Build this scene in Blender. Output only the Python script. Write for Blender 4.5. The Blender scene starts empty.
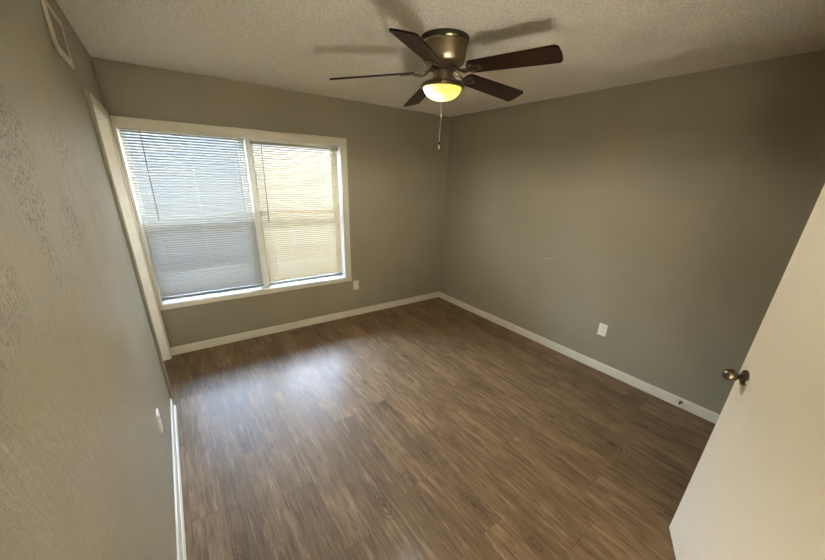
import bpy, bmesh, math, random
from mathutils import Vector, Matrix
random.seed(4)
S = bpy.context.scene
COL = S.collection
PI = math.pi

# ------------------------------------------------------------------ camera
W, H = 3.421, 2.44            # room width, ceiling height
BACK = -3.882                 # inner face of the wall behind the camera
cd = bpy.data.cameras.new('camera')
cam = bpy.data.objects.new('camera', cd)
COL.objects.link(cam)
cd.sensor_fit = 'HORIZONTAL'
cd.sensor_width = 36.0
cd.lens = 331.2 * 36.0 / 825.0
cd.shift_x = 1.894 / 825.0
cd.shift_y = 26.17 / 825.0
cd.clip_start = 0.01
R_ = Vector((0.81903734, -0.57295727, 0.02996344))
U_ = Vector((0.18483829, 0.31294437, 0.93161184))
F_ = Vector((0.54315067, 0.75748649, -0.36221756))
m = Matrix.Identity(4)
for i in range(3):
    m[i][0], m[i][1], m[i][2] = R_[i], U_[i], -F_[i]
m[0][3], m[1][3], m[2][3] = -3.1613, -3.672, 1.7041
cam.matrix_world = m
S.camera = cam

# ------------------------------------------------------------------ colour management
S.view_settings.view_transform = 'Standard'
S.view_settings.look = 'None'
S.view_settings.gamma = 1.0
S.view_settings.use_curve_mapping = False
S.view_settings.exposure = 0.0
S.cycles.max_bounces = 10
S.cycles.diffuse_bounces = 6
S.cycles.transparent_max_bounces = 24
S.cycles.sample_clamp_indirect = 80.0
S.cycles.caustics_reflective = False
S.cycles.caustics_refractive = False

# ------------------------------------------------------------------ sky and sun
SKY_ZENITH = (0.42, 0.62, 1.0)
SKY_HORIZON = (0.80, 0.89, 1.0)
SKY_STRENGTH = 90.0
SUN_STRENGTH = 4.0
HALL_FILL_POWER = 8600.0
FAN_POWER = 92.0
BULB_COLOR = (1.0, 0.97, 0.88)

wd = bpy.data.worlds.new('sky')
S.world = wd
wd.use_nodes = True
nt = wd.node_tree
nt.nodes.clear()
o_ = nt.nodes.new('ShaderNodeOutputWorld')
b_ = nt.nodes.new('ShaderNodeBackground')
tc = nt.nodes.new('ShaderNodeTexCoord')
sp = nt.nodes.new('ShaderNodeSeparateXYZ')
rp = nt.nodes.new('ShaderNodeValToRGB')
rp.color_ramp.elements[0].position = 0.0
rp.color_ramp.elements[0].color = (*SKY_HORIZON, 1)
rp.color_ramp.elements[1].position = 0.8
rp.color_ramp.elements[1].color = (*SKY_ZENITH, 1)
nt.links.new(tc.outputs['Generated'], sp.inputs[0])
nt.links.new(sp.outputs['Z'], rp.inputs[0])
nt.links.new(rp.outputs[0], b_.inputs['Color'])
b_.inputs['Strength'].default_value = SKY_STRENGTH
nt.links.new(b_.outputs[0], o_.inputs[0])

sl = bpy.data.lights.new('sun', 'SUN')
sl.energy = SUN_STRENGTH
sl.color = (1.0, 0.93, 0.80)
sl.angle = math.radians(0.6)
sun = bpy.data.objects.new('sun', sl)
COL.objects.link(sun)
# shines over the house from behind the camera on to the yard and the added walls opposite
sun.rotation_euler = Vector((0.15, 0.72, -0.68)).to_track_quat('-Z', 'Y').to_euler()

# daylight portal just outside the window: guides sky sampling, gives no light of its own
pl = bpy.data.lights.new('window_portal', 'AREA')
pl.shape = 'RECTANGLE'
pl.size, pl.size_y = 1.95, 1.55
pl.cycles.is_portal = True
po = bpy.data.objects.new('window_portal', pl)
COL.objects.link(po)
po.location = (-2.45, 0.27, 1.27)
po.rotation_euler = (-PI / 2, 0, 0)


# ------------------------------------------------------------------ node helpers
def srgb(r, g, b):
    f = lambda c: (c / 255 / 12.92) if c / 255 <= 0.04045 else ((c / 255 + 0.055) / 1.055) ** 2.4
    return (f(r), f(g), f(b), 1.0)


class NT:
    def __init__(self, name):
        self.m = bpy.data.materials.new(name)
        self.m.use_nodes = True
        self.t = self.m.node_tree
        self.t.nodes.clear()
        self.out = self.t.nodes.new('ShaderNodeOutputMaterial')

    def n(self, typ, **kw):
        nd = self.t.nodes.new(typ)
        for k, v in kw.items():
            setattr(nd, k, v)
        return nd

    def put(self, sock, v):
        if isinstance(v, bpy.types.NodeSocket):
            self.t.links.new(v, sock)
        else:
            sock.default_value = v

    def math(self, op, a, b=None, c=None, clamp=False):
        nd = self.n('ShaderNodeMath', operation=op, use_clamp=clamp)
        self.put(nd.inputs[0], a)
        if b is not None:
            self.put(nd.inputs[1], b)
        if c is not None:
            self.put(nd.inputs[2], c)
        return nd.outputs[0]

    def mix(self, f, a, b, blend='MIX'):
        nd = self.n('ShaderNodeMix', data_type='RGBA', blend_type=blend)
        self.put(nd.inputs[0], f)
        self.put(nd.inputs[6], a)
        self.put(nd.inputs[7], b)
        return nd.outputs[2]

    def ramp(self, f, stops):
        nd = self.n('ShaderNodeValToRGB')
        cr = nd.color_ramp
        while len(cr.elements) < len(stops):
            cr.elements.new(0.5)
        for e, (p, c) in zip(cr.elements, stops):
            e.position = p
            e.color = c if len(c) == 4 else (*c, 1)
        self.put(nd.inputs[0], f)
        return nd.outputs[0]

    def smooth(self, v, a, b):
        nd = self.n('ShaderNodeMapRange', interpolation_type='SMOOTHSTEP')
        self.put(nd.inputs[0], v)
        nd.inputs[1].default_value, nd.inputs[2].default_value = a, b
        nd.inputs[3].default_value, nd.inputs[4].default_value = 0, 1
        return nd.outputs[0]

    def pos(self):
        if not hasattr(self, '_p'):
            self._p = self.n('ShaderNodeTexCoord').outputs['Object']
        return self._p

    def scaled(self, v, s):
        nd = self.n('ShaderNodeMapping')
        self.put(nd.inputs[0], v)
        nd.inputs['Scale'].default_value = s
        return nd.outputs[0]

    def noise(self, v, scale, detail=2, rough=0.5, dist=0.0, out='Fac'):
        nd = self.n('ShaderNodeTexNoise')
        self.put(nd.inputs['Vector'], v)
        nd.inputs['Scale'].default_value = scale
        nd.inputs['Detail'].default_value = detail
        nd.inputs['Roughness'].default_value = rough
        nd.inputs['Distortion'].default_value = dist
        return nd.outputs[out]

    def bump(self, h, strength, dist, normal=None):
        nd = self.n('ShaderNodeBump')
        self.put(nd.inputs['Height'], h)
        nd.inputs['Strength'].default_value = strength
        nd.inputs['Distance'].default_value = dist
        if normal is not None:
            self.put(nd.inputs['Normal'], normal)
        return nd.outputs[0]

    def bsdf(self, color, rough=0.5, metal=0.0, normal=None, spec=0.5, coat=0.0):
        p = self.n('ShaderNodeBsdfPrincipled')
        self.put(p.inputs['Base Color'], color)
        self.put(p.inputs['Roughness'], rough)
        self.put(p.inputs['Metallic'], metal)
        self.put(p.inputs['Specular IOR Level'], spec)
        p.inputs['Coat Weight'].default_value = coat
        p.inputs['Coat Roughness'].default_value = 0.20
        if normal is not None:
            self.put(p.inputs['Normal'], normal)
        self.t.links.new(p.outputs[0], self.out.inputs[0])
        return p


def seg_mask(k, ax, a, b, w, soft):
    """1 near the segment a-b, in the two object axes ax"""
    s = k.n('ShaderNodeSeparateXYZ')
    k.put(s.inputs[0], k.pos())
    px, py = s.outputs[ax[0]], s.outputs[ax[1]]
    dx, dy = b[0] - a[0], b[1] - a[1]
    L2 = dx * dx + dy * dy
    ux, uy = k.math('SUBTRACT', px, a[0]), k.math('SUBTRACT', py, a[1])
    t = k.math('DIVIDE', k.math('ADD', k.math('MULTIPLY', ux, dx), k.math('MULTIPLY', uy, dy)), L2, clamp=True)
    ex = k.math('SUBTRACT', ux, k.math('MULTIPLY', t, dx))
    ey = k.math('SUBTRACT', uy, k.math('MULTIPLY', t, dy))
    d = k.math('SQRT', k.math('ADD', k.math('MULTIPLY', ex, ex), k.math('MULTIPLY', ey, ey)))
    return k.math('SUBTRACT', 1.0, k.smooth(d, w, w + soft))


# ------------------------------------------------------------------ materials
BULB_AT = (-0.050, 0.035, 2.172 - H)     # in the fan's own frame


def wall_paint(name, bump_s=0.12, scuffs=()):
    k = NT(name)
    p = k.pos()
    big = k.noise(p, 1.7, 3)
    c = k.mix(k.smooth(big, 0.3, 0.7), srgb(143, 135, 113), srgb(148, 140, 118))
    for ax, a, b, w in scuffs:
        c = k.mix(k.math('MULTIPLY', seg_mask(k, ax, a, b, w, 0.006), 0.45), c, srgb(196, 188, 170))
    h = k.noise(p, 150, 3, 0.6)
    h2 = k.noise(p, 55, 2, 0.5)
    hh = k.math('ADD', k.math('MULTIPLY', h, 0.5), k.smooth(h2, 0.45, 0.7))
    k.bsdf(c, 0.52, normal=k.bump(hh, bump_s, 0.003), spec=0.35)
    return k.m


def textured_wall(name):
    """roller and trowel texture with little open pits, same paint"""
    k = NT(name)
    p = k.pos()
    big = k.noise(p, 1.6, 3)
    c = k.mix(k.smooth(big, 0.3, 0.7), srgb(147, 140, 119), srgb(154, 147, 126))
    stretched = k.scaled(p, (1, 1.0, 0.32))
    h = k.noise(stretched, 70, 4, 0.62, 0.4)
    mid = k.noise(k.scaled(p, (1, 1, 0.25)), 16, 3, 0.55)
    sx = k.n('ShaderNodeSeparateXYZ')
    k.put(sx.inputs[0], p)
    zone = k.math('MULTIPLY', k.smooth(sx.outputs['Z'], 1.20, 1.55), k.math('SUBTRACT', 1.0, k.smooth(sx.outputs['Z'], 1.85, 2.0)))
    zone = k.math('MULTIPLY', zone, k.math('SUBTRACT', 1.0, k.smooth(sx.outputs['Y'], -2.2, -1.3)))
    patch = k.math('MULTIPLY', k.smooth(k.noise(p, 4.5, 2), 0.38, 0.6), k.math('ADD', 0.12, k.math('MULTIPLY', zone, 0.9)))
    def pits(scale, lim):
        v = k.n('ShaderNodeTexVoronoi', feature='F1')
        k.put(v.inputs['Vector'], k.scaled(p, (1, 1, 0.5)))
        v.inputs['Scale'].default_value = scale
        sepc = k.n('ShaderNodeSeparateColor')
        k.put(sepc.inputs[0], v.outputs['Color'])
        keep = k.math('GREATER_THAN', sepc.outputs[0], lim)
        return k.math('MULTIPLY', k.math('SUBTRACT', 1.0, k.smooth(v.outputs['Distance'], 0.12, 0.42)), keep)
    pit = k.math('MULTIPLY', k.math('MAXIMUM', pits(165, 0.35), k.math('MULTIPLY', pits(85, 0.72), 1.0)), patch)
    c = k.mix(k.math('MULTIPLY', pit, 0.9), c, srgb(82, 70, 52))  # darker colour paints the shade inside the pits
    hh = k.math('ADD', k.math('MULTIPLY', h, 0.7), k.math('MULTIPLY', mid, 0.9))
    hh = k.math('SUBTRACT', hh, k.math('MULTIPLY', pit, 0.8))
    k.bsdf(c, 0.45, normal=k.bump(hh, 1.0, 0.007), spec=0.4)
    return k.m


def ceiling_mat():
    k = NT('ceiling_texture')
    p = k.pos()
    a = k.noise(p, 95, 4, 0.65)
    b = k.noise(p, 40, 2, 0.5)
    h = k.math('ADD', k.smooth(a, 0.4, 0.68), k.math('MULTIPLY', b, 0.5))
    c = k.mix(k.smooth(a, 0.3, 0.65), srgb(208, 199, 180), srgb(240, 231, 214))
    k.bsdf(c, 0.85, normal=k.bump(h, 0.8, 0.008), spec=0.2)
    return k.m


def floor_mat():
    k = NT('vinyl_plank')
    s = k.n('ShaderNodeSeparateXYZ')
    k.put(s.inputs[0], k.pos())
    x, y = s.outputs['X'], s.outputs['Y']
    PW, PL = 0.152, 1.22
    u = k.math('DIVIDE', k.math('ADD', x, 40.0), PW)
    row = k.math('FLOOR', u)
    wn = k.n('ShaderNodeTexWhiteNoise', noise_dimensions='1D')
    k.put(wn.inputs['W'], row)
    v = k.math('ADD', k.math('DIVIDE', k.math('ADD', y, 40.0), PL), wn.outputs[0])
    colm = k.math('FLOOR', v)
    cx = k.n('ShaderNodeCombineXYZ')
    k.put(cx.inputs[0], row)
    k.put(cx.inputs[1], colm)
    rnd = k.n('ShaderNodeTexWhiteNoise', noise_dimensions='2D')
    k.put(rnd.inputs['Vector'], cx.outputs[0])
    r1 = rnd.outputs['Value']
    rs = k.n('ShaderNodeSeparateColor')
    k.put(rs.inputs[0], rnd.outputs['Color'])
    # grain coordinates: stretched along the plank, shifted per plank
    shx = k.math('MULTIPLY', rs.outputs[0], 7.0)
    shy = k.math('MULTIPLY', rs.outputs[1], 5.0)
    def stretched(f):
        gv = k.n('ShaderNodeCombineXYZ')
        k.put(gv.inputs[0], k.math('ADD', x, shx))
        k.put(gv.inputs[1], k.math('ADD', k.math('MULTIPLY', y, f), shy))
        return gv.outputs[0]
    # a slow wander makes the grain bend round the knots
    kv = k.n('ShaderNodeTexVoronoi', feature='F1')
    k.put(kv.inputs['Vector'], stretched(0.42))
    kv.inputs['Scale'].default_value = 5.2
    kc = k.n('ShaderNodeSeparateColor')
    k.put(kc.inputs[0], kv.outputs['Color'])
    has = k.math('GREATER_THAN', kc.outputs[0], 0.55)
    kd = k.math('ADD', kv.outputs['Distance'], k.math('MULTIPLY', k.math('SUBTRACT', k.noise(stretched(0.5), 22, 3), 0.5), 0.10))
    near = k.math('MULTIPLY', k.math('SUBTRACT', 1.0, k.smooth(kd, 0.10, 0.42)), has)
    core = k.math('MULTIPLY', k.math('SUBTRACT', 1.0, k.smooth(kd, 0.03, 0.11)), has)
    ring = k.smooth(k.math('SINE', k.math('MULTIPLY', kd, 95.0)), 0.1, 0.9)
    fine = k.noise(stretched(0.045), 170, 3, 0.6, 0.15)
    mid = k.noise(stretched(0.075), 38, 4, 0.6, 0.35)
    cloud = k.noise(stretched(0.5), 7.0, 3, 0.55, 0.3)
    streak = k.smooth(k.noise(stretched(0.05), 75, 2, 0.5, 0.2), 0.60, 0.70)
    base = k.ramp(r1, [(0.0, srgb(112, 90, 63)), (0.25, srgb(122, 98, 69)), (0.55, srgb(134, 108, 78)), (0.8, srgb(127, 102, 73)), (1.0, srgb(117, 94, 66))])
    c = k.mix(k.math('MULTIPLY', k.math('SUBTRACT', 1.0, k.smooth(cloud, 0.32, 0.58)), 0.34), base, srgb(78, 58, 40))
    c = k.mix(k.math('MULTIPLY', k.smooth(mid, 0.52, 0.68), 0.45), c, srgb(162, 137, 106))
    c = k.mix(k.math('MULTIPLY', k.math('SUBTRACT', 1.0, k.smooth(mid, 0.32, 0.48)), 0.42), c, srgb(74, 55, 38))
    c = k.mix(k.math('MULTIPLY', k.math('SUBTRACT', 1.0, k.smooth(fine, 0.38, 0.52)), 0.50), c, srgb(76, 59, 43))
    c = k.mix(k.math('MULTIPLY', streak, 0.42), c, srgb(62, 46, 32))
    c = k.mix(k.math('MULTIPLY', k.math('MULTIPLY', ring, near), 0.62), c, srgb(66, 49, 35))
    c = k.mix(k.math('MULTIPLY', near, 0.18), c, srgb(70, 52, 38))
    c = k.mix(k.math('MULTIPLY', core, 0.72), c, srgb(50, 37, 28))
    # joints
    fu = k.math('FRACT', u)
    eu = k.math('MULTIPLY', k.math('MINIMUM', fu, k.math('SUBTRACT', 1.0, fu)), PW)
    fv = k.math('FRACT', v)
    ev = k.math('MULTIPLY', k.math('MINIMUM', fv, k.math('SUBTRACT', 1.0, fv)), PL)
    e = k.math('MINIMUM', eu, ev)
    joint = k.math('SUBTRACT', 1.0, k.smooth(e, 0.0004, 0.0022))
    c = k.mix(k.math('MULTIPLY', joint, 0.45), c, srgb(50, 37, 27))
    h = k.math('SUBTRACT', k.math('MULTIPLY', fine, 0.35), joint)
    rgh = k.math('ADD', 0.46, k.math('MULTIPLY', fine, 0.16))
    k.bsdf(c, rgh, normal=k.bump(h, 0.10, 0.002), spec=0.18, coat=0.068)
    return k.m


def paint(name, rgb, rough=0.4, bump_s=0.05, scale=60, var=4):
    k = NT(name)
    p = k.pos()
    n = k.noise(p, 7, 3)
    lo = srgb(*[max(0, c - var) for c in rgb])
    c = k.mix(k.smooth(n, 0.3, 0.7), lo, srgb(*rgb))
    k.bsdf(c, rough, normal=k.bump(k.noise(p, scale, 3), bump_s, 0.002))
    return k.m


def metal(name, rgb, rough=0.3, aniso=False):
    k = NT(name)
    p = k.pos()
    n = k.noise(k.scaled(p, (1, 1, 18)), 40, 3)
    c = k.mix(n, srgb(*[int(v * 0.86) for v in rgb]), srgb(*rgb))
    k.bsdf(c, k.math('ADD', rough - 0.05, k.math('MULTIPLY', n, 0.1)), metal=1.0)
    return k.m


def blade_wood():
    k = NT('dark_walnut_blade')
    p = k.pos()
    g = k.noise(k.scaled(p, (2.2, 26, 26)), 7, 4, 0.6, 0.6)
    c = k.mix(k.smooth(g, 0.35, 0.68), srgb(27, 13, 8), srgb(52, 26, 14))
    k.bsdf(c, 0.42, spec=0.25, coat=0.06)
    return k.m


def slat_mat(name, rgb, trans):
    k = NT(name)
    p = k.pos()
    c = k.mix(k.noise(p, 3.0, 2), srgb(*[v - 6 for v in rgb]), srgb(*rgb))
    d = k.n('ShaderNodeBsdfPrincipled')
    k.put(d.inputs['Base Color'], c)
    d.inputs['Roughness'].default_value = 0.4
    d.inputs['Specular IOR Level'].default_value = 0.3
    t = k.n('ShaderNodeBsdfTranslucent')
    k.put(t.inputs[0], c)
    mx = k.n('ShaderNodeMixShader')
    mx.inputs[0].default_value = trans
    k.t.links.new(d.outputs[0], mx.inputs[1])
    k.t.links.new(t.outputs[0], mx.inputs[2])
    k.t.links.new(mx.outputs[0], k.out.inputs[0])
    return k.m


def glass_mat():
    k = NT('window_glass')
    tr = k.n('ShaderNodeBsdfTransparent')
    tr.inputs[0].default_value = (0.93, 0.96, 0.95, 1)
    gl = k.n('ShaderNodeBsdfGlossy')
    gl.inputs['Roughness'].default_value = 0.02
    fr = k.n('ShaderNodeFresnel')
    fr.inputs[0].default_value = 1.35
    w = k.noise(k.pos(), 1.5, 1)
    k.put(fr.inputs['Normal'], k.bump(w, 0.02, 0.01))
    mx = k.n('ShaderNodeMixShader')
    k.put(mx.inputs[0], fr.outputs[0])
    k.t.links.new(tr.outputs[0], mx.inputs[1])
    k.t.links.new(gl.outputs[0], mx.inputs[2])
    k.t.links.new(mx.outputs[0], k.out.inputs[0])
    return k.m


def screen_mat():
    """insect screen: fine dark mesh, half open"""
    k = NT('insect_screen')
    s = k.n('ShaderNodeSeparateXYZ')
    k.put(s.inputs[0], k.pos())
    def wires(v):
        f = k.math('FRACT', k.math('MULTIPLY', v, 640.0))
        return k.math('LESS_THAN', f, 0.15)
    open_ = k.math('MAXIMUM', wires(s.outputs['X']), wires(s.outputs['Z']))
    d = k.n('ShaderNodeBsdfDiffuse')
    d.inputs[0].default_value = srgb(70, 72, 76)
    t = k.n('ShaderNodeBsdfTransparent')
    mx = k.n('ShaderNodeMixShader')
    k.put(mx.inputs[0], open_)
    k.t.links.new(t.outputs[0], mx.inputs[1])
    k.t.links.new(d.outputs[0], mx.inputs[2])
    k.t.links.new(mx.outputs[0], k.out.inputs[0])
    return k.m


def bowl_mat():
    """lit amber lamp glass: lets the bulb shine out and glows, whitest round the bulb"""
    k = NT('lit_lamp_glass')
    p = k.pos()
    n = k.noise(p, 12, 2)
    d = k.n('ShaderNodeVectorMath', operation='DISTANCE')
    k.put(d.inputs[0], p)
    d.inputs[1].default_value = BULB_AT
    near = k.math('SUBTRACT', 1.0, k.smooth(d.outputs['Value'], 0.045, 0.12))
    col = k.mix(near, (1.35, 0.93, 0.13, 1), (3.0, 2.4, 1.3, 1))
    col = k.mix(k.math('MULTIPLY', n, 0.3), col, (1.6, 1.2, 0.25, 1))
    em = k.n('ShaderNodeEmission')
    k.put(em.inputs[0], col)
    em.inputs[1].default_value = 1.0
    tr = k.n('ShaderNodeBsdfTransparent')
    tr.inputs[0].default_value = (0.8, 0.8, 0.8, 1)
    ad = k.n('ShaderNodeAddShader')
    k.t.links.new(tr.outputs[0], ad.inputs[0])
    k.t.links.new(em.outputs[0], ad.inputs[1])
    k.t.links.new(ad.outputs[0], k.out.inputs[0])
    return k.m


def siding_mat(name, ca, cb):
    k = NT(name)
    s = k.n('ShaderNodeSeparateXYZ')
    k.put(s.inputs[0], k.pos())
    f = k.math('FRACT', k.math('DIVIDE', s.outputs['Z'], 0.19))
    n = k.noise(k.pos(), 2, 3)
    c = k.mix(n, srgb(*ca), srgb(*cb))
    k.bsdf(c, 0.7, normal=k.bump(f, 0.4, 0.02))
    return k.m


M = {
    'paint': wall_paint('taupe_wall_paint'),
    'paint_right': wall_paint('taupe_wall_paint_scuffed', scuffs=[((1, 2), (-1.674, 0.952), (-1.775, 0.966), 0.003)]),
    'paint_window': wall_paint('taupe_wall_paint_scratched', scuffs=[((0, 2), (-0.635, 0.215), (-0.585, 0.250), 0.0025), ((0, 2), (-0.585, 0.250), (-0.52, 0.240), 0.0025)]),
    'left': textured_wall('taupe_textured_paint'),
    'ceiling': ceiling_mat(),
    'floor': floor_mat(),
    'trim': paint('white_trim_paint', (212, 204, 184), 0.35),
    'jamb': paint('brightened_jamb_paint', (242, 240, 232), 0.35),  # brighter than the trim: light on the jambs put into the paint
    'door': paint('white_door_paint', (236, 227, 205), 0.4, 0.15, 130, 3),
    'vinyl': paint('white_vinyl', (232, 232, 222), 0.35),
    'plate': paint('ivory_plastic', (222, 210, 184), 0.3),
    'white_plate': paint('white_plastic', (234, 228, 214), 0.3),
    'slot': paint('dark_slot', (42, 36, 30), 0.6),
    'nickel': metal('brushed_nickel', (176, 160, 132), 0.32),
    'bronze': metal('antique_nickel', (124, 114, 96), 0.28),
    'brass_stop': metal('aged_brass', (120, 92, 58), 0.4),
    'hall_floor': paint('hall_bounce_floor', (226, 224, 218), 0.6, 0.1, 30, 8),  # unseen floor made pale to bounce the added hall lights
    'dark': paint('dark_bronze_paint', (38, 30, 24), 0.45),
    'blade': blade_wood(),
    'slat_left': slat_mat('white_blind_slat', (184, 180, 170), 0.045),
    'slat_right': slat_mat('sun_tinted_blind_slat', (220, 205, 170), 0.08),  # warm copy of the slat colour, carrying the sunlight behind it
    'rail': paint('blind_rail_shaded', (158, 150, 130), 0.4),  # darkened: the backlit headrail's shade is in this colour
    'rail_dark': paint('blind_rail_shade_grey', (120, 116, 108), 0.4),  # darker grey holds the shade on the bottom rail
    'wand': paint('smoke_wand_plastic', (104, 98, 90), 0.25),
    'cord': paint('white_cord', (224, 222, 214), 0.8),
    'chain': paint('pull_chain_beads', (206, 192, 158), 0.35),
    'glass': glass_mat(),
    'screen': screen_mat(),
    'bowl': bowl_mat(),
    'siding': siding_mat('dimmed_tan_wall', (50, 44, 32), (55, 49, 37)),  # tan dimmed to set the glow in the right blind's gaps
    'siding_shade': siding_mat('shade_black_wall', (12, 13, 15), (15, 16, 18)),  # near-black: outdoor shade put into this wall's colour
    'concrete': paint('patio_concrete', (120, 112, 98), 0.9, 0.3, 20, 12),
    'soffit': paint('porch_soffit_paint', (190, 186, 176), 0.7),
    'vent_paint': paint('painted_register', (202, 192, 170), 0.45),
    'vent_inside': paint('register_throat', (112, 102, 80), 0.6),
}


# ------------------------------------------------------------------ mesh helpers
class MB:
    def __init__(self):
        self.bm = bmesh.new()

    def box(self, x0, x1, y0, y1, z0, z1, bevel=0.0, seg=2, mat=None):
        g = bmesh.ops.create_cube(self.bm, size=1.0)
        vs = g['verts']
        for v in vs:
            v.co = Vector(((x0 + x1) / 2 + v.co.x * (x1 - x0), (y0 + y1) / 2 + v.co.y * (y1 - y0), (z0 + z1) / 2 + v.co.z * (z1 - z0)))
        if bevel > 0:
            es = list({e for v in vs for e in v.link_edges})
            r = bmesh.ops.bevel(self.bm, geom=es, offset=bevel, segments=seg, affect='EDGES', profile=0.5)
            vs = list({v for f in r['faces'] for v in f.verts} | {v for v in vs if v.is_valid})
        if mat is not None:
            for v in vs:
                v.co = mat @ v.co
        return self

    def lathe(self, prof, n=48, mat=None, cap0=False, cap1=False):
        rings = []
        for r, z in prof:
            if r < 1e-6:
                co = Vector((0, 0, z))
                rings.append([self.bm.verts.new(mat @ co if mat else co)])
            else:
                ring = []
                for i in range(n):
                    a = 2 * PI * i / n
                    co = Vector((r * math.cos(a), r * math.sin(a), z))
                    ring.append(self.bm.verts.new(mat @ co if mat else co))
                rings.append(ring)
        for A, B in zip(rings, rings[1:]):
            for i in range(n):
                j = (i + 1) % n
                if len(A) == 1 and len(B) == 1:
                    continue
                if len(A) == 1:
                    self.bm.faces.new((A[0], B[j], B[i]))
                elif len(B) == 1:
                    self.bm.faces.new((A[i], A[j], B[0]))
                else:
                    self.bm.faces.new((A[i], A[j], B[j], B[i]))
        if cap0 and len(rings[0]) > 1:
            self.bm.faces.new(rings[0][::-1])
        if cap1 and len(rings[-1]) > 1:
            self.bm.faces.new(rings[-1])
        return self

    def tube(self, pts, r, n=10, mat=None, radii=None):
        pts = [Vector(p) for p in pts]
        rings = []
        up = Vector((0, 0, 1))
        for i, p in enumerate(pts):
            t = (pts[min(i + 1, len(pts) - 1)] - pts[max(i - 1, 0)]).normalized()
            a = t.cross(up)
            if a.length < 1e-3:
                a = t.cross(Vector((1, 0, 0)))
            a.normalize()
            b = t.cross(a)
            rr = radii[i] if radii else r
            ring = []
            for k in range(n):
                w = 2 * PI * k / n
                co = p + (a * math.cos(w) + b * math.sin(w)) * rr
                ring.append(self.bm.verts.new(mat @ co if mat else co))
            rings.append(ring)
        for A, B in zip(rings, rings[1:]):
            for k in range(n):
                j = (k + 1) % n
                self.bm.faces.new((A[k], A[j], B[j], B[k]))
        self.bm.faces.new(rings[0][::-1])
        self.bm.faces.new(rings[-1])
        return self

    def prism(self, pts, z0, z1, mat=None):
        """closed outline in xy, thickness z"""
        lo = [self.bm.verts.new((mat @ Vector((x, y, z0))) if mat else Vector((x, y, z0))) for x, y in pts]
        hi = [self.bm.verts.new((mat @ Vector((x, y, z1))) if mat else Vector((x, y, z1))) for x, y in pts]
        self.bm.faces.new(lo[::-1])
        self.bm.faces.new(hi)
        for i in range(len(pts)):
            j = (i + 1) % len(pts)
            self.bm.faces.new((lo[i], lo[j], hi[j], hi[i]))
        return self

    def ring(self, outer, inner, d0, d1, axes, bevel=0.004, closed=True):
        """flat frame between two matching outlines, thickness d0..d1; axes maps (a, b, d) to xyz"""
        def put(p, d):
            return self.bm.verts.new(axes(p[0], p[1], d))
        n = len(outer)
        V = [[put(p, d) for p in L] for L in (outer, inner) for d in (d0, d1)]
        of, ob, nf, nb = V[0], V[1], V[2], V[3]
        new = []
        rng = range(n) if closed else range(n - 1)
        for i in rng:
            j = (i + 1) % n
            for q in ((of[i], of[j], nf[j], nf[i]), (ob[i], ob[j], nb[j], nb[i]), (of[i], of[j], ob[j], ob[i]), (nf[i], nf[j], nb[j], nb[i])):
                new.append(self.bm.faces.new(q))
        if not closed:
            for i in (0, n - 1):
                new.append(self.bm.faces.new((of[i], nf[i], nb[i], ob[i])))
        bmesh.ops.recalc_face_normals(self.bm, faces=new)
        if bevel:
            es = [e for e in {e for f in new for e in f.edges} if len(e.link_faces) == 2 and e.calc_face_angle() > 0.6]
            bmesh.ops.bevel(self.bm, geom=es, offset=bevel, segments=2, affect='EDGES', profile=0.5)
        return self

    def sweep_x(self, prof, x0, x1, mat=None):
        """profile in (y, z) extruded along x"""
        a = [self.bm.verts.new((mat @ Vector((x0, y, z))) if mat else Vector((x0, y, z))) for y, z in prof]
        b = [self.bm.verts.new((mat @ Vector((x1, y, z))) if mat else Vector((x1, y, z))) for y, z in prof]
        n = len(prof)
        self.bm.faces.new(a)
        self.bm.faces.new(b[::-1])
        for i in range(n):
            j = (i + 1) % n
            self.bm.faces.new((a[j], a[i], b[i], b[j]))
        return self

    def build(self, name, mat, parent=None, smooth=False, loc=None):
        bmesh.ops.recalc_face_normals(self.bm, faces=self.bm.faces[:])
        me = bpy.data.meshes.new(name)
        self.bm.to_mesh(me)
        self.bm.free()
        me.materials.append(mat)
        if smooth:
            for p in me.polygons:
                p.use_smooth = True
            me.set_sharp_from_angle(angle=math.radians(38))
        o = bpy.data.objects.new(name, me)
        COL.objects.link(o)
        if parent is not None:
            o.parent = parent
        if loc is not None:
            o.location = loc
        return o


def tag(o, label, cat, group=None, kind=None):
    o['label'] = label
    o['category'] = cat
    if group:
        o['group'] = group
    if kind:
        o['kind'] = kind
    return o


def empty(name, loc, rz=0.0):
    o = bpy.data.objects.new(name, None)
    o.empty_display_size = 0.05
    COL.objects.link(o)
    o.location = loc
    o.rotation_euler = (0, 0, rz)
    return o


def struct(o, label, cat):
    return tag(o, label, cat, kind='structure')


# ------------------------------------------------------------------ room shell
T = 0.22
# window opening in the window wall
WX0, WX1, WZ0, WZ1 = -3.388, -1.522, 0.522, 2.024
b = MB()
b.box(-W - 0.3, WX0, 0, T, 0, H + 0.1)
b.box(WX1, 0.15, 0, T, 0, H + 0.1)
b.box(WX0, WX1, 0, T, 0, WZ0)
b.box(WX0, WX1, 0, T, WZ1, H + 0.1)
struct(b.build('wall_back', M['paint_window']), 'taupe painted wall around the large window', 'wall')

struct(MB().box(0, 0.15, BACK - 0.1, 0, 0, H + 0.1).build('wall_right', M['paint_right']), 'long bare taupe wall to the right of the window wall', 'wall')

# left wall with a door opening next to the window wall
LT = 0.115
OY0, OY1, OZ = -0.875, -0.072, 2.042
b = MB()
b.box(-W - LT, -W, BACK - 0.1, OY0, 0, H + 0.1)
b.box(-W - LT, -W, OY1, 0, 0, H + 0.1)
b.box(-W - LT, -W, OY0, OY1, OZ, H + 0.1)
struct(b.build('wall_left', M['left']), 'rough textured taupe wall close by, with a vent and an outlet', 'wall')

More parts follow.
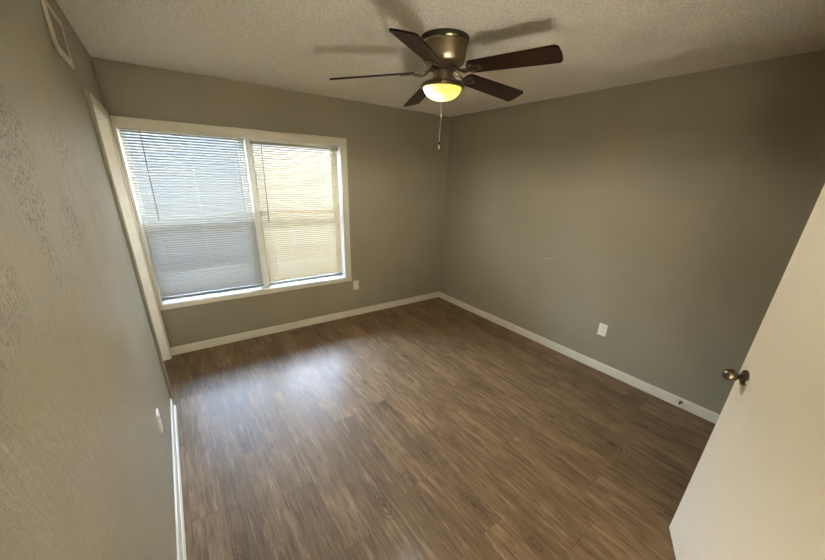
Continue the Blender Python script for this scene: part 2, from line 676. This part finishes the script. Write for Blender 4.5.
# wall behind the camera with the doorway into the hall
DX0, DX1, DZ = -2.755, -1.985, 2.045
b = MB()
b.box(-W - LT, DX0, BACK - 0.12, BACK, 0, H + 0.1)
b.box(DX1, 0.15, BACK - 0.12, BACK, 0, H + 0.1)
b.box(DX0, DX1, BACK - 0.12, BACK, DZ, H + 0.1)
struct(b.build('wall_front', M['paint']), 'taupe wall behind the viewer with the open doorway', 'wall')

HY = BACK - 0.12
b = MB()
b.box(-W - LT, 0.0, HY - 1.22, HY - 1.1, 0, H + 0.1)
b.box(-W - LT - 0.1, -W - LT + 0.001, HY - 1.22, HY, 0, H + 0.1)
b.box(0, 0.1, HY - 1.22, HY, 0, H + 0.1)
struct(b.build('wall_hall', M['paint']), 'taupe hall wall beyond the doorway', 'wall')

struct(MB().box(-W - 0.3, 0.15, HY - 1.22, HY, -0.08, 0).build('floor_hall', M['hall_floor']), 'hall floor beyond the doorway, made pale to bounce added light', 'floor')
struct(MB().box(-W - 0.3, 0.15, HY, 0, -0.08, 0).build('floor', M['floor']), 'brown wood plank vinyl floor', 'floor')
struct(MB().box(-W - 0.3, 0.15, HY - 1.22, 0, H, H + 0.1).build('ceiling', M['ceiling']), 'off-white textured ceiling', 'ceiling')


# baseboards: flat board with an eased top
BH, BT = 0.083, 0.012
PROF = [(0, 0), (-BT, 0), (-BT, BH - 0.010), (-BT + 0.004, BH - 0.002), (-BT + 0.008, BH), (0, BH)]


def frame2d(p0, p1):
    """x axis from p0 to p1, local y = into the wall (left of travel)"""
    p0, p1 = Vector((*p0, 0)), Vector((*p1, 0))
    d = (p1 - p0).normalized()
    n = Vector((-d.y, d.x, 0))
    mm = Matrix.Identity(4)
    for i in range(3):
        mm[i][0], mm[i][1], mm[i][2], mm[i][3] = d[i], n[i], (0, 0, 1)[i], p0[i]
    return mm, (p1 - p0).length


def baseboard(name, p0, p1, label):
    mm, L = frame2d(p0, p1)
    return struct(MB().sweep_x(PROF, 0, L, mm).build(name, M['trim']), label, 'baseboard')


baseboard('baseboard_back', (-W, 0), (0, 0), 'white baseboard under the window')
baseboard('baseboard_right', (0, 0), (0, BACK), 'white baseboard along the bare wall with the door stop')
mm, L = frame2d((-W, BACK), (-W, OY0 - 0.06))
bl = MB().sweep_x(PROF, 0, L, mm)
QR = [(-BT, 0)] + [(-BT - 0.011 * math.cos(a), 0.017 * math.sin(a)) for a in [i * PI / 2 / 5 for i in range(6)]]
bl.sweep_x(QR, 0, L, mm)
struct(bl.build('baseboard_left', M['trim']), 'white baseboard with shoe moulding along the textured wall', 'baseboard')
baseboard('baseboard_front', (DX0 - 0.06, BACK), (-W, BACK), 'white baseboard behind the viewer')

# closet door opening in the left wall: casing, jamb and the closed door inside it
CW, CT = 0.058, 0.017
b = MB()
b.ring([(OY0 - 0.002, OZ + CW), (OY1 + CW, OZ + CW), (OY1 + CW, 0)],
       [(OY0 - 0.002, OZ - 0.004), (OY1 - 0.004, OZ - 0.004), (OY1 - 0.004, 0)], 0, CT, lambda a_, b_, d: Vector((-W + d, a_, b_)), 0.004, False)
struct(b.build('trim_1', M['trim']), 'white casing over and beyond the opening in the textured wall', 'trim')
struct(MB().box(-W, -W + CT, OY0 - CW, OY0 - 0.002, 0, OZ + CW, 0.004).build('trim_7', M['left']), 'near casing of the opening, in the same taupe as the textured wall', 'trim')  # near leg shares the textured wall's material
b = MB()
b.box(-W - LT, -W + 0.004, OY0 - 0.002, OY0 + 0.012, 0, OZ)
b.box(-W - LT, -W + 0.004, OY1 - 0.012, OY1 + 0.002, 0, OZ)
b.box(-W - LT, -W + 0.004, OY0, OY1, OZ - 0.012, OZ + 0.002)
struct(b.build('trim_2', M['jamb']), 'white jamb lining the opening in the textured wall', 'trim')
b = MB()
b.box(-W - LT - 0.02, -W - LT + 0.012, OY0 - 0.03, OY1 + 0.03, 0.0, OZ + 0.03, 0.002)
struct(b.build('door_2', M['door']), 'white closed door deep in the opening next to the window', 'door')

# doorway casing behind the viewer
b = MB()
b.ring([(DX0 - CW, 0), (DX0 - CW, DZ + CW), (DX1 + CW, DZ + CW), (DX1 + CW, 0)],
       [(DX0, 0), (DX0, DZ), (DX1, DZ), (DX1, 0)], 0, 0.010, lambda a_, b_, d: Vector((a_, BACK + d, b_)), 0.003, False)
b.box(DX0, DX0 + 0.012, BACK - 0.12, BACK, 0, DZ)
b.box(DX1 - 0.012, DX1, BACK - 0.12, BACK, 0, DZ)
struct(b.build('trim_3', M['trim']), 'white casing of the doorway behind the viewer', 'trim')

# ------------------------------------------------------------------ window
# casing, lining and stool around the whole opening
b = MB()
CY = -0.018
b.ring([(-3.4025, 0.4777), (-3.4025, 2.0749), (-1.458, 2.0749), (-1.458, 0.4777)],
       [(-3.380, WZ0 + 0.004), (-3.380, 1.994), (WX1 + 0.003, 1.994), (WX1 + 0.003, WZ0 + 0.004)], 0, CY, lambda a_, b_, d: Vector((a_, d, b_)), 0.004)
struct(b.build('trim_4', M['trim']), 'wide white casing around the double window', 'trim')
b = MB()
b.box(WX0 - 0.001, WX0 + 0.007, -0.001, T, WZ0, WZ1)
b.box(WX1 - 0.010, WX1 + 0.001, -0.001, T, WZ0, WZ1)
b.box(WX0, WX1, -0.001, T, WZ1 - 0.006, WZ1 + 0.001)
b.box(WX0, WX1, -0.001, T, WZ0 - 0.001, WZ0 + 0.010)
struct(b.build('trim_5', M['jamb']), 'white sill and lining inside the window opening', 'trim')
MX = -2.443
b = MB()
b.box(MX - 0.026, MX + 0.026, 0.056, T, WZ0 + 0.010, WZ1 - 0.008, 0.012, 3)
struct(b.build('trim_6', M['vinyl'], smooth=True), 'white mullion between the two windows', 'trim')


def window(name, x0, x1, label, screen):
    """single-hung window: frame, two sashes with their glass, insect screen"""
    z0, z1 = WZ0 + 0.010, WZ1 - 0.006
    r = empty(name, ((x0 + x1) / 2, 0.165, z0))
    struct(r, label, 'window')
    c, hw, h = 0.0, (x1 - x0) / 2, z1 - z0
    f = MB()
    fw = 0.014
    f.box(-hw, -hw + fw, -0.035, 0.045, 0, h, 0.002)
    f.box(hw - fw, hw, -0.035, 0.045, 0, h, 0.002)
    f.box(-hw, hw, -0.035, 0.045, h - fw, h, 0.002)
    f.box(-hw, hw, -0.035, 0.045, 0, fw, 0.002)
    f.build('window_frame', M['vinyl'], r)
    mid = 1.298 - z0
    sw = 0.024
    for nm, ya, yb, za, zb in (('lower_sash', -0.026, 0.0, fw, mid + 0.028), ('upper_sash', 0.004, 0.030, mid - 0.028, h - fw)):
        s = MB()
        s.box(-hw + fw, -hw + fw + sw, ya, yb, za, zb, 0.003)
        s.box(hw - fw - sw, hw - fw, ya, yb, za, zb, 0.003)
        s.box(-hw + fw, hw - fw, ya, yb, za, za + 0.05 if nm == 'upper_sash' else za + sw, 0.003)
        s.box(-hw + fw, hw - fw, ya, yb, zb - (0.05 if nm == 'lower_sash' else sw), zb, 0.003)
        so = s.build(nm, M['vinyl'], r)
        g = MB()
        g.box(-hw + fw + 0.012, hw - fw - 0.012, (ya + yb) / 2 - 0.0005, (ya + yb) / 2 + 0.0005, za + 0.012, zb - 0.012)
        # one surface is enough for a thin pane
        bmesh.ops.delete(g.bm, geom=[fc for fc in g.bm.faces if fc.calc_center_median().y < (ya + yb) / 2 + 0.0004], context='FACES')
        g.build('pane', M['glass'], so)
    if screen:
        g = MB()
        g.box(-hw + fw, hw - fw, 0.0395, 0.0405, fw, mid)
        bmesh.ops.delete(g.bm, geom=[fc for fc in g.bm.faces if fc.calc_center_median().y < 0.0404], context='FACES')
        so = g.build('insect_screen', M['screen'], r)
        e = MB()
        e.box(-hw + fw, -hw + fw + 0.018, 0.034, 0.045, fw, mid)
        e.box(hw - fw - 0.018, hw - fw, 0.034, 0.045, fw, mid)
        e.box(-hw + fw, hw - fw, 0.034, 0.045, mid - 0.018, mid)
        e.box(-hw + fw, hw - fw, 0.034, 0.045, fw, fw + 0.018)
        e.build('screen_frame', M['rail_dark'], so)
    return r


window('window_1', WX0 + 0.007, MX - 0.030, 'half of the double window nearer the opening, behind the greyer blind', True)
window('window_2', MX + 0.030, WX1 - 0.012, 'half of the double window nearer the room corner, behind the sun-tinted blind', False)


# ------------------------------------------------------------------ blinds
def blind(x0, x1, ztop, zbot, tilt, smat, wand_x, wand_z, label):
    yb = 0.036
    r = empty('mini_blind', ((x0 + x1) / 2, yb, zbot))
    tag(r, label, 'window blind', 'mini blinds in the window')
    hw, h = (x1 - x0) / 2, ztop - zbot
    hr = MB()
    hr.box(-hw, hw, -0.014, 0.014, h - 0.024, h, 0.002)
    hr.build('headrail', M['rail'], r)
    for sx in (-1, 1):
        e = MB()
        e.box(min(sx * hw, sx * (hw + 0.004)), max(sx * hw, sx * (hw + 0.004)), -0.017, 0.017, h - 0.028, h + 0.003, 0.001)
        e.build('end_bracket', M['rail_dark'], r)
    sl_ = MB()
    pitch, wd_ = 0.0215, 0.025
    z = h - 0.036
    n = 5
    while z > 0.030:
        ring = []
        for x in (-hw + 0.004, hw - 0.004):
            row = []
            for i in range(n):
                s = (i / (n - 1) - 0.5)
                yy, zz = s * wd_, 0.0022 * (1 - 4 * s * s)
                row.append(sl_.bm.verts.new((x, yy * math.cos(tilt) - zz * math.sin(tilt), z + yy * math.sin(tilt) + zz * math.cos(tilt))))
            ring.append(row)
        for i in range(n - 1):
            sl_.bm.faces.new((ring[0][i], ring[1][i], ring[1][i + 1], ring[0][i + 1]))
        z -= pitch
    sl_.build('slats', smat, r, smooth=True)
    br = MB()
    br.box(-hw + 0.003, hw - 0.003, -0.012, 0.012, 0.0, 0.016, 0.003)
    br.build('bottom_rail', M['rail_dark'], r)
    for fx in (-0.78, 0.0, 0.78):
        c = MB()
        for yy in (-0.0135, 0.0135):
            c.tube([(fx * hw, yy, 0.008), (fx * hw, yy, h - 0.02)], 0.0005, 5)
        c.build('ladder_cord', M['cord'], r)
    w = MB()
    wx = wand_x - (x0 + x1) / 2
    w.tube([(wx, -0.026, h - 0.020), (wx - 0.003, -0.031, h - 0.08), (wx - 0.012, -0.030, wand_z - zbot)], 0.0036, 6)
    w.tube([(wx, -0.010, h - 0.012), (wx, -0.026, h - 0.016), (wx, -0.026, h - 0.030)], 0.002, 6)
    w.build('tilt_wand', M['wand'], r)
    return r


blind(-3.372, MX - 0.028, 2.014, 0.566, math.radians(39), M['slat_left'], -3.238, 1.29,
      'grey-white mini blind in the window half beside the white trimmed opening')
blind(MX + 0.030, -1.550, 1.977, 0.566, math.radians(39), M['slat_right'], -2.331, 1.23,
      'mini blind tinted as if sunlit in the window half above the ivory wall plate')

# ------------------------------------------------------------------ the yard outside
struct(MB().box(-14, 12, T + 0.02, 16, -0.25, -0.15).build('ground_outside', M['concrete']), 'pale paving outside the window', 'ground')
struct(MB().box(-1.66, 9, 4.0, 4.3, -0.15, 2.9).build('wall_added_warm', M['siding']), 'unseen tan wall added outside to warm the window light', 'wall')  # invented wall that warms what shows through the right blind
struct(MB().box(-12, -1.66, 4.05, 4.3, -0.15, 2.9).build('wall_added_dark', M['siding_shade']), 'unseen dark wall added outside to darken the blind gaps', 'wall')  # invented wall that keeps the left blind's gaps dark
struct(MB().box(-5.5, 1.5, T + 0.02, 1.30, 2.42, 2.52).build('roof_overhang', M['soffit']), 'porch overhang outside above the window', 'roof')


# ------------------------------------------------------------------ ceiling fan
FX, FY = -1.7107, -1.8975
fan = empty('ceiling_fan', (FX, FY, H))
tag(fan, 'five-blade ceiling fan with dark wood blades and a lit glass bowl', 'ceiling fan')


def zz(z):
    return z - H


MB().lathe([(0.0, 0), (0.136, 0), (0.137, -0.006), (0.137, -0.022), (0.133, -0.028)], 64, None).build('ceiling_canopy', M['bronze'], fan, True)
MB().lathe([(0.133, zz(2.413)), (0.128, zz(2.409)), (0.126, zz(2.398)), (0.1275, zz(2.393)), (0.126, zz(2.388)), (0.125, zz(2.37)),
            (0.123, zz(2.345)), (0.117, zz(2.325)), (0.104, zz(2.311)), (0.082, zz(2.305)), (0.0, zz(2.304))], 64).build('motor_housing', M['nickel'], fan, True)
MB().lathe([(0.0, zz(2.306)), (0.070, zz(2.306)), (0.073, zz(2.300)), (0.073, zz(2.288)), (0.066, zz(2.282)), (0.0, zz(2.282))], 48).build('flywheel', M['dark'], fan, True)
MB().lathe([(0.0, zz(2.284)), (0.056, zz(2.284)), (0.058, zz(2.280)), (0.058, zz(2.246)), (0.061, zz(2.240)), (0.061, zz(2.232)), (0.0, zz(2.232))], 48).build('switch_housing', M['nickel'], fan, True)
MB().lathe([(0.0, zz(2.236)), (0.060, zz(2.236)), (0.085, zz(2.231)), (0.112, zz(2.223)), (0.126, zz(2.214)), (0.1295, zz(2.206)), (0.128, zz(2.197)),
            (0.120, zz(2.194)), (0.113, zz(2.198)), (0.0, zz(2.205))], 64).build('light_rim', M['nickel'], fan, True)
prof = []
for i in range(15):
    a = i / 14 * PI / 2
    prof.append((0.1105 * math.cos(a) ** 0.85 if i < 14 else 0.0, zz(2.203) - 0.067 * math.sin(a)))
MB().lathe(prof, 64).build('light_bowl', M['bowl'], fan, True)
# the bulb sits in a reflector that sends its light down and sideways, not up
bl_ = bpy.data.lights.new('bulb', 'SPOT')
bl_.energy = FAN_POWER
bl_.color = BULB_COLOR
bl_.spot_size = math.radians(178)
bl_.spot_blend = 0.34
bl_.shadow_soft_size = 0.08
bo = bpy.data.objects.new('bulb', bl_)
COL.objects.link(bo)
bo.parent = fan
bo.location = BULB_AT

PITCH = math.radians(-14.5)
DROOP = math.radians(3.6)
BZ = zz(2.244)
RM = Matrix.Translation((0, 0, BZ + 0.664 * math.sin(DROOP))) @ Matrix.Rotation(DROOP, 4, 'Y') @ Matrix.Rotation(PITCH, 4, 'X')
RZ = BZ + (0.664 - 0.172) * math.sin(DROOP)      # height of the blade root


def blade_outline():
    r0, r1, h0, h1 = 0.165, 0.664, 0.052, 0.0655
    pts = []
    # root: rounded
    for i in range(7):
        a = PI / 2 + i / 6 * PI
        pts.append((r0 + 0.022 + 0.022 * math.cos(a), h0 * math.sin(a)))
    # tip: gently arched with rounded corners
    cr = 0.022
    for i in range(6):
        a = -PI / 2 + i / 5 * PI / 2 * 0.95
        pts.append((r1 - cr - 0.004 + cr * math.cos(a), -h1 + cr + cr * math.sin(a)))
    pts.append((r1, 0.0))
    for i in range(6):
        a = PI / 2 * 0.05 + i / 5 * PI / 2 * 0.95
        pts.append((r1 - cr - 0.004 + cr * math.cos(a), h1 - cr + cr * math.sin(a)))
    return pts


def make_blade():
    m_ = MB()
    m_.prism(blade_outline(), -0.004, 0.004, RM)
    o = m_.build('blade', M['blade'], fan, True)
    return o


def make_bracket():
    m_ = MB()
    # arm: from the flywheel, curving down and out to the plate under the blade
    for sy in (-1, 1):
        pts = []
        for t in [i / 8 for i in range(9)]:
            x = 0.066 + (0.172 - 0.066) * t
            y = sy * (0.010 + 0.016 * math.sin(PI * t) * 0.9)
            z = zz(2.292) + (RZ - 0.009 - zz(2.292)) * (t * t * (3 - 2 * t)) - 0.012 * math.sin(PI * t)
            pts.append((x, y, z))
        m_.tube(pts, 0.0052, 8)
    # pad bolted under the blade root
    out = []
    for i in range(28):
        a = 2 * PI * i / 28
        rr = 1.0 + 0.16 * math.cos(3 * a)
        out.append((0.200 + 0.044 * rr * math.cos(a), 0.040 * rr * math.sin(a)))
    m_.prism(out, -0.0092, -0.004, RM)
    o = m_.build('blade_bracket', M['bronze'], fan, True)
    for sx, sy in ((0.232, 0.0), (0.188, 0.026), (0.188, -0.026)):
        s_ = MB()
        s_.lathe([(0.0055, -0.0084), (0.0048, -0.0108), (0.0025, -0.0122), (0.0, -0.0126)], 10, RM @ Matrix.Translation((sx, sy, 0)))
        s_.build('bracket_screw', M['nickel'], o, True)
    return o


blade0, br0 = make_blade(), make_bracket()
T0 = math.radians(215.2)
# the blade circle hangs a little low on the window side
TILT = Matrix.Translation((0, 0, BZ)) @ Matrix.Rotation(math.atan(-0.038), 4, 'X') @ Matrix.Translation((0, 0, -BZ))
for i in range(5):
    ang = T0 - i * 2 * PI / 5
    if i == 0:
        bb, cc = blade0, br0
        scs = list(br0.children)
    else:
        bb = blade0.copy()
        COL.objects.link(bb)
        bb.parent = fan
        cc = br0.copy()
        COL.objects.link(cc)
        cc.parent = fan
        for ch in scs:
            c2 = ch.copy()
            COL.objects.link(c2)
            c2.parent = cc
    bb.matrix_local = TILT @ Matrix.Rotation(ang, 4, 'Z')
    cc.matrix_local = TILT @ Matrix.Rotation(ang, 4, 'Z')

# pull chain with its fob, hanging on the near side of the bowl
u = Vector((-3.16 - FX, -3.672 - FY, 0)).normalized()
cx, cy = u.x * 0.121, u.y * 0.121
ch = MB()
pts = [(u.x * 0.058, u.y * 0.058, zz(2.240)), (u.x * 0.10, u.y * 0.10, zz(2.231)), (cx + u.x * 0.008, cy + u.y * 0.008, zz(2.213)), (cx + u.x * 0.012, cy + u.y * 0.012, zz(2.195)),
       (cx, cy, zz(2.12)), (cx + 0.003, cy, zz(2.04)), (cx + 0.001, cy, zz(1.97)), (cx, cy, zz(1.905))]
ch.tube(pts, 0.0023, 8)
cho = ch.build('pull_chain', M['chain'], fan, True)
MB().lathe([(0, 0.008), (0.005, 0.0065), (0.008, 0.002), (0.008, -0.002), (0.005, -0.0065), (0, -0.008)], 16, Matrix.Translation((cx, cy, zz(1.898)))).build('chain_ball', M['dark'], cho, True)
fb = MB()
fb.lathe([(0.0, 0.0), (0.0045, -0.001), (0.0055, -0.012), (0.0045, -0.022), (0.0, -0.023)], 12, Matrix.Translation((cx, cy, zz(1.888))))
fb.build('chain_fob', M['white_plate'], cho, True)


# ------------------------------------------------------------------ outlets and wall plates
def outlet(loc, rz, label, pm, kind='outlet', group=None):
    """local frame: x along the wall, -y out of the wall"""
    r = empty('wall_outlet' if kind == 'outlet' else 'wall_plate', loc, rz)
    tag(r, label, 'outlet' if kind == 'outlet' else 'wall plate', group)
    p = MB()
    hw, hh = 0.038, 0.0585
    p.prism([(-hw, -hh), (hw, -hh), (hw, hh), (-hw, hh)], 0, 0.0035, Matrix.Rotation(PI / 2, 4, 'X'))
    p.prism([(-hw + 0.003, -hh + 0.003), (hw - 0.003, -hh + 0.003), (hw - 0.003, hh - 0.003), (-hw + 0.003, hh - 0.003)], 0.0035, 0.006, Matrix.Rotation(PI / 2, 4, 'X'))
    p.build('cover_plate', pm, r)
    if kind == 'outlet':
        for sz in (-0.0205, 0.0205):
            f = MB()
            out = []
            for i in range(28):
                a = 2 * PI * i / 28
                x, y = 0.0172 * math.cos(a), 0.0172 * math.sin(a)
                out.append((x, max(-0.0138, min(0.0138, y)) + sz))
            f.prism(out, 0.006, 0.0085, Matrix.Rotation(PI / 2, 4, 'X'))
            fo = f.build('receptacle', pm, r)
            s = MB()
            s.box(-0.0075, -0.0050, -0.0092, -0.0084, sz - 0.001, sz + 0.008)
            s.box(0.0050, 0.0075, -0.0092, -0.0084, sz, sz + 0.007)
            s.lathe([(0.0027, 0.0084), (0.0027, 0.0092), (0, 0.0092)], 10, Matrix.Translation((0, 0, sz - 0.007)) @ Matrix.Rotation(PI / 2, 4, 'X'))
            s.build('slots', M['slot'], fo)
        sc = [0.0]
    else:
        sc = [-0.030, 0.030]
    for z in sc:
        MB().lathe([(0.0035, 0.0058), (0.003, 0.0072), (0, 0.0075)], 10, Matrix.Translation((0, 0, z)) @ Matrix.Rotation(PI / 2, 4, 'X')).build('screw', M['plate'], r)
    return r


outlet((0, -2.404, 0.411), -PI / 2, 'ivory duplex outlet low on the bare wall between corner and open door', M['white_plate'])
outlet((-W, -1.706, 0.421), PI / 2, 'white duplex outlet low on the rough textured wall, seen edge on', M['white_plate'])
outlet((-1.393, 0, 0.407), 0, 'blank ivory wall plate just below the corner of the window casing', M['plate'], 'plate')
r = empty('cable_plate', (-0.654, 0, 0.375))
tag(r, 'narrow cable plate painted over in wall colour, between window and room corner', 'wall plate')
p = MB()
p.box(-0.022, 0.022, -0.006, 0, -0.055, 0.055, 0.002)
p.build('cover_plate', M['paint'], r)
p = MB()
p.box(-0.010, 0.010, -0.012, -0.005, -0.034, 0.034, 0.002)
p.build('insert', M['paint'], r)

# ------------------------------------------------------------------ air vent high on the left wall
r = empty('air_vent', (-W, -1.358, 2.230))
tag(r, 'wall air register with raised frame high on the textured wall', 'vent')
hy, hz, fl, th = 0.167, 0.090, 0.027, 0.014
b = MB()
b.box(0.003, th, -hy, hy, -hz, -hz + fl, 0.002)
b.box(0.003, th, -hy, hy, hz - fl, hz, 0.002)
b.box(0.003, th, -hy, -hy + fl, -hz, hz, 0.002)
b.box(0.003, th, hy - fl, hy, -hz, hz, 0.002)
b.build('vent_frame', M['vent_paint'], r)
MB().box(0.0, 0.003, -hy + 0.008, hy - 0.008, -hz + 0.008, hz - 0.008).build('vent_back', M['vent_inside'], r)
lv = MB()
for i in range(9):
    z = -hz + fl + 0.006 + i * 0.0145
    lv.box(-0.001, 0.001, -hy + fl, hy - fl, -0.0055, 0.0055, mat=Matrix.Translation((0.008, 0, z)) @ Matrix.Rotation(math.radians(38), 4, 'Y'))
lv.build('louvres', M['vent_inside'], r)

# ------------------------------------------------------------------ door stop on the right baseboard
r = empty('door_stop', (-BT, -3.13, 0.052))
tag(r, 'small dark brass door stop on the white baseboard by the open door', 'door stop')
RY = Matrix.Rotation(-PI / 2, 4, 'Y')
MB().lathe([(0.012, 0), (0.012, 0.003), (0.007, 0.006), (0.0, 0.006)], 20, RY).build('base', M['brass_stop'], r, True)
MB().lathe([(0.005, 0.005), (0.0045, 0.012), (0.0055, 0.014), (0.0045, 0.016), (0.0055, 0.018), (0.0045, 0.020), (0.0055, 0.022), (0.0045, 0.030), (0, 0.030)], 16, RY).build('stem', M['brass_stop'], r, True)
MB().lathe([(0.0, 0.029), (0.0075, 0.029), (0.0080, 0.036), (0.006, 0.040), (0, 0.041)], 16, RY).build('tip', M['dark'], r, True)

# ------------------------------------------------------------------ the open door
A = Vector((-1.2948, -3.4925, 0.0))
dv = Vector((-0.891, -0.454, 0)).normalized()
DW, DT = 0.762, 0.035
hinge = A + dv * DW
door = empty('door_1', (hinge.x, hinge.y, 0.012), math.atan2(-dv.y, -dv.x))
struct(door, 'plain white slab door standing open, with a metal knob', 'door')
# local: x from the hinge to the free edge, +y is the face towards the camera
b = MB()
b.box(0, DW, -DT, 0, 0, 2.02, 0.0015, 2)
b.build('door_leaf', M['door'], door)
KX, KZ = DW - 0.064, 0.966
for sgn, nm in ((1, 'door_knob'), (-1, 'door_knob')):
    K = Matrix.Translation((KX, 0 if sgn > 0 else -DT, KZ)) @ Matrix.Rotation(-sgn * PI / 2, 4, 'X')
    k_ = MB()
    k_.lathe([(0.0105, 0.008), (0.0098, 0.016), (0.0115, 0.022), (0.0180, 0.027), (0.0228, 0.034), (0.0250, 0.043), (0.0245, 0.052),
              (0.0210, 0.062), (0.0150, 0.069), (0.0080, 0.073), (0.0, 0.074)], 40, K)
    ko = k_.build(nm, M['bronze'], door, True)
    MB().lathe([(0.033, 0.0), (0.033, 0.004), (0.031, 0.0075), (0.024, 0.010), (0.015, 0.0125), (0.0, 0.0125)], 40, K).build('knob_rose', M['bronze'], ko, True)
b = MB()
b.box(DW - 0.001, DW + 0.0015, -DT / 2 - 0.012, -DT / 2 + 0.012, KZ - 0.028, KZ + 0.028)
b.build('latch_plate', M['bronze'], door)
for z in (0.20, 1.0, 1.82):
    b = MB()
    b.lathe([(0.0, -0.045), (0.0055, -0.045), (0.0055, 0.045), (0.0, 0.045)], 12, Matrix.Translation((-0.004, -DT - 0.002, z)))
    b.build('hinge', M['bronze'], door)

# ------------------------------------------------------------------ unseen hall lights added to bounce light on to the ceiling
for hx in (-3.15, -2.30):
    hl = empty('hall_fill_light', (hx, HY - 0.72, H))
    tag(hl, 'added unseen downlight in the hall ceiling beyond the doorway', 'fill_light', 'added hall fill lights')
    MB().lathe([(0.060, -0.001), (0.085, -0.001), (0.088, -0.006), (0.075, -0.010), (0.060, -0.006), (0.060, -0.001)], 40).build('trim_ring', M['white_plate'], hl, True)
    hs = bpy.data.lights.new('hall_fill_lamp', 'SPOT')
    hs.energy = HALL_FILL_POWER / 2
    hs.color = (0.97, 0.99, 1.0)
    hs.spot_size = math.radians(60)
    hs.spot_blend = 0.4
    hs.shadow_soft_size = 0.05
    ho = bpy.data.objects.new('hall_fill_lamp', hs)
    COL.objects.link(ho)
    ho.parent = hl
    ho.location = (0, 0, -0.03)
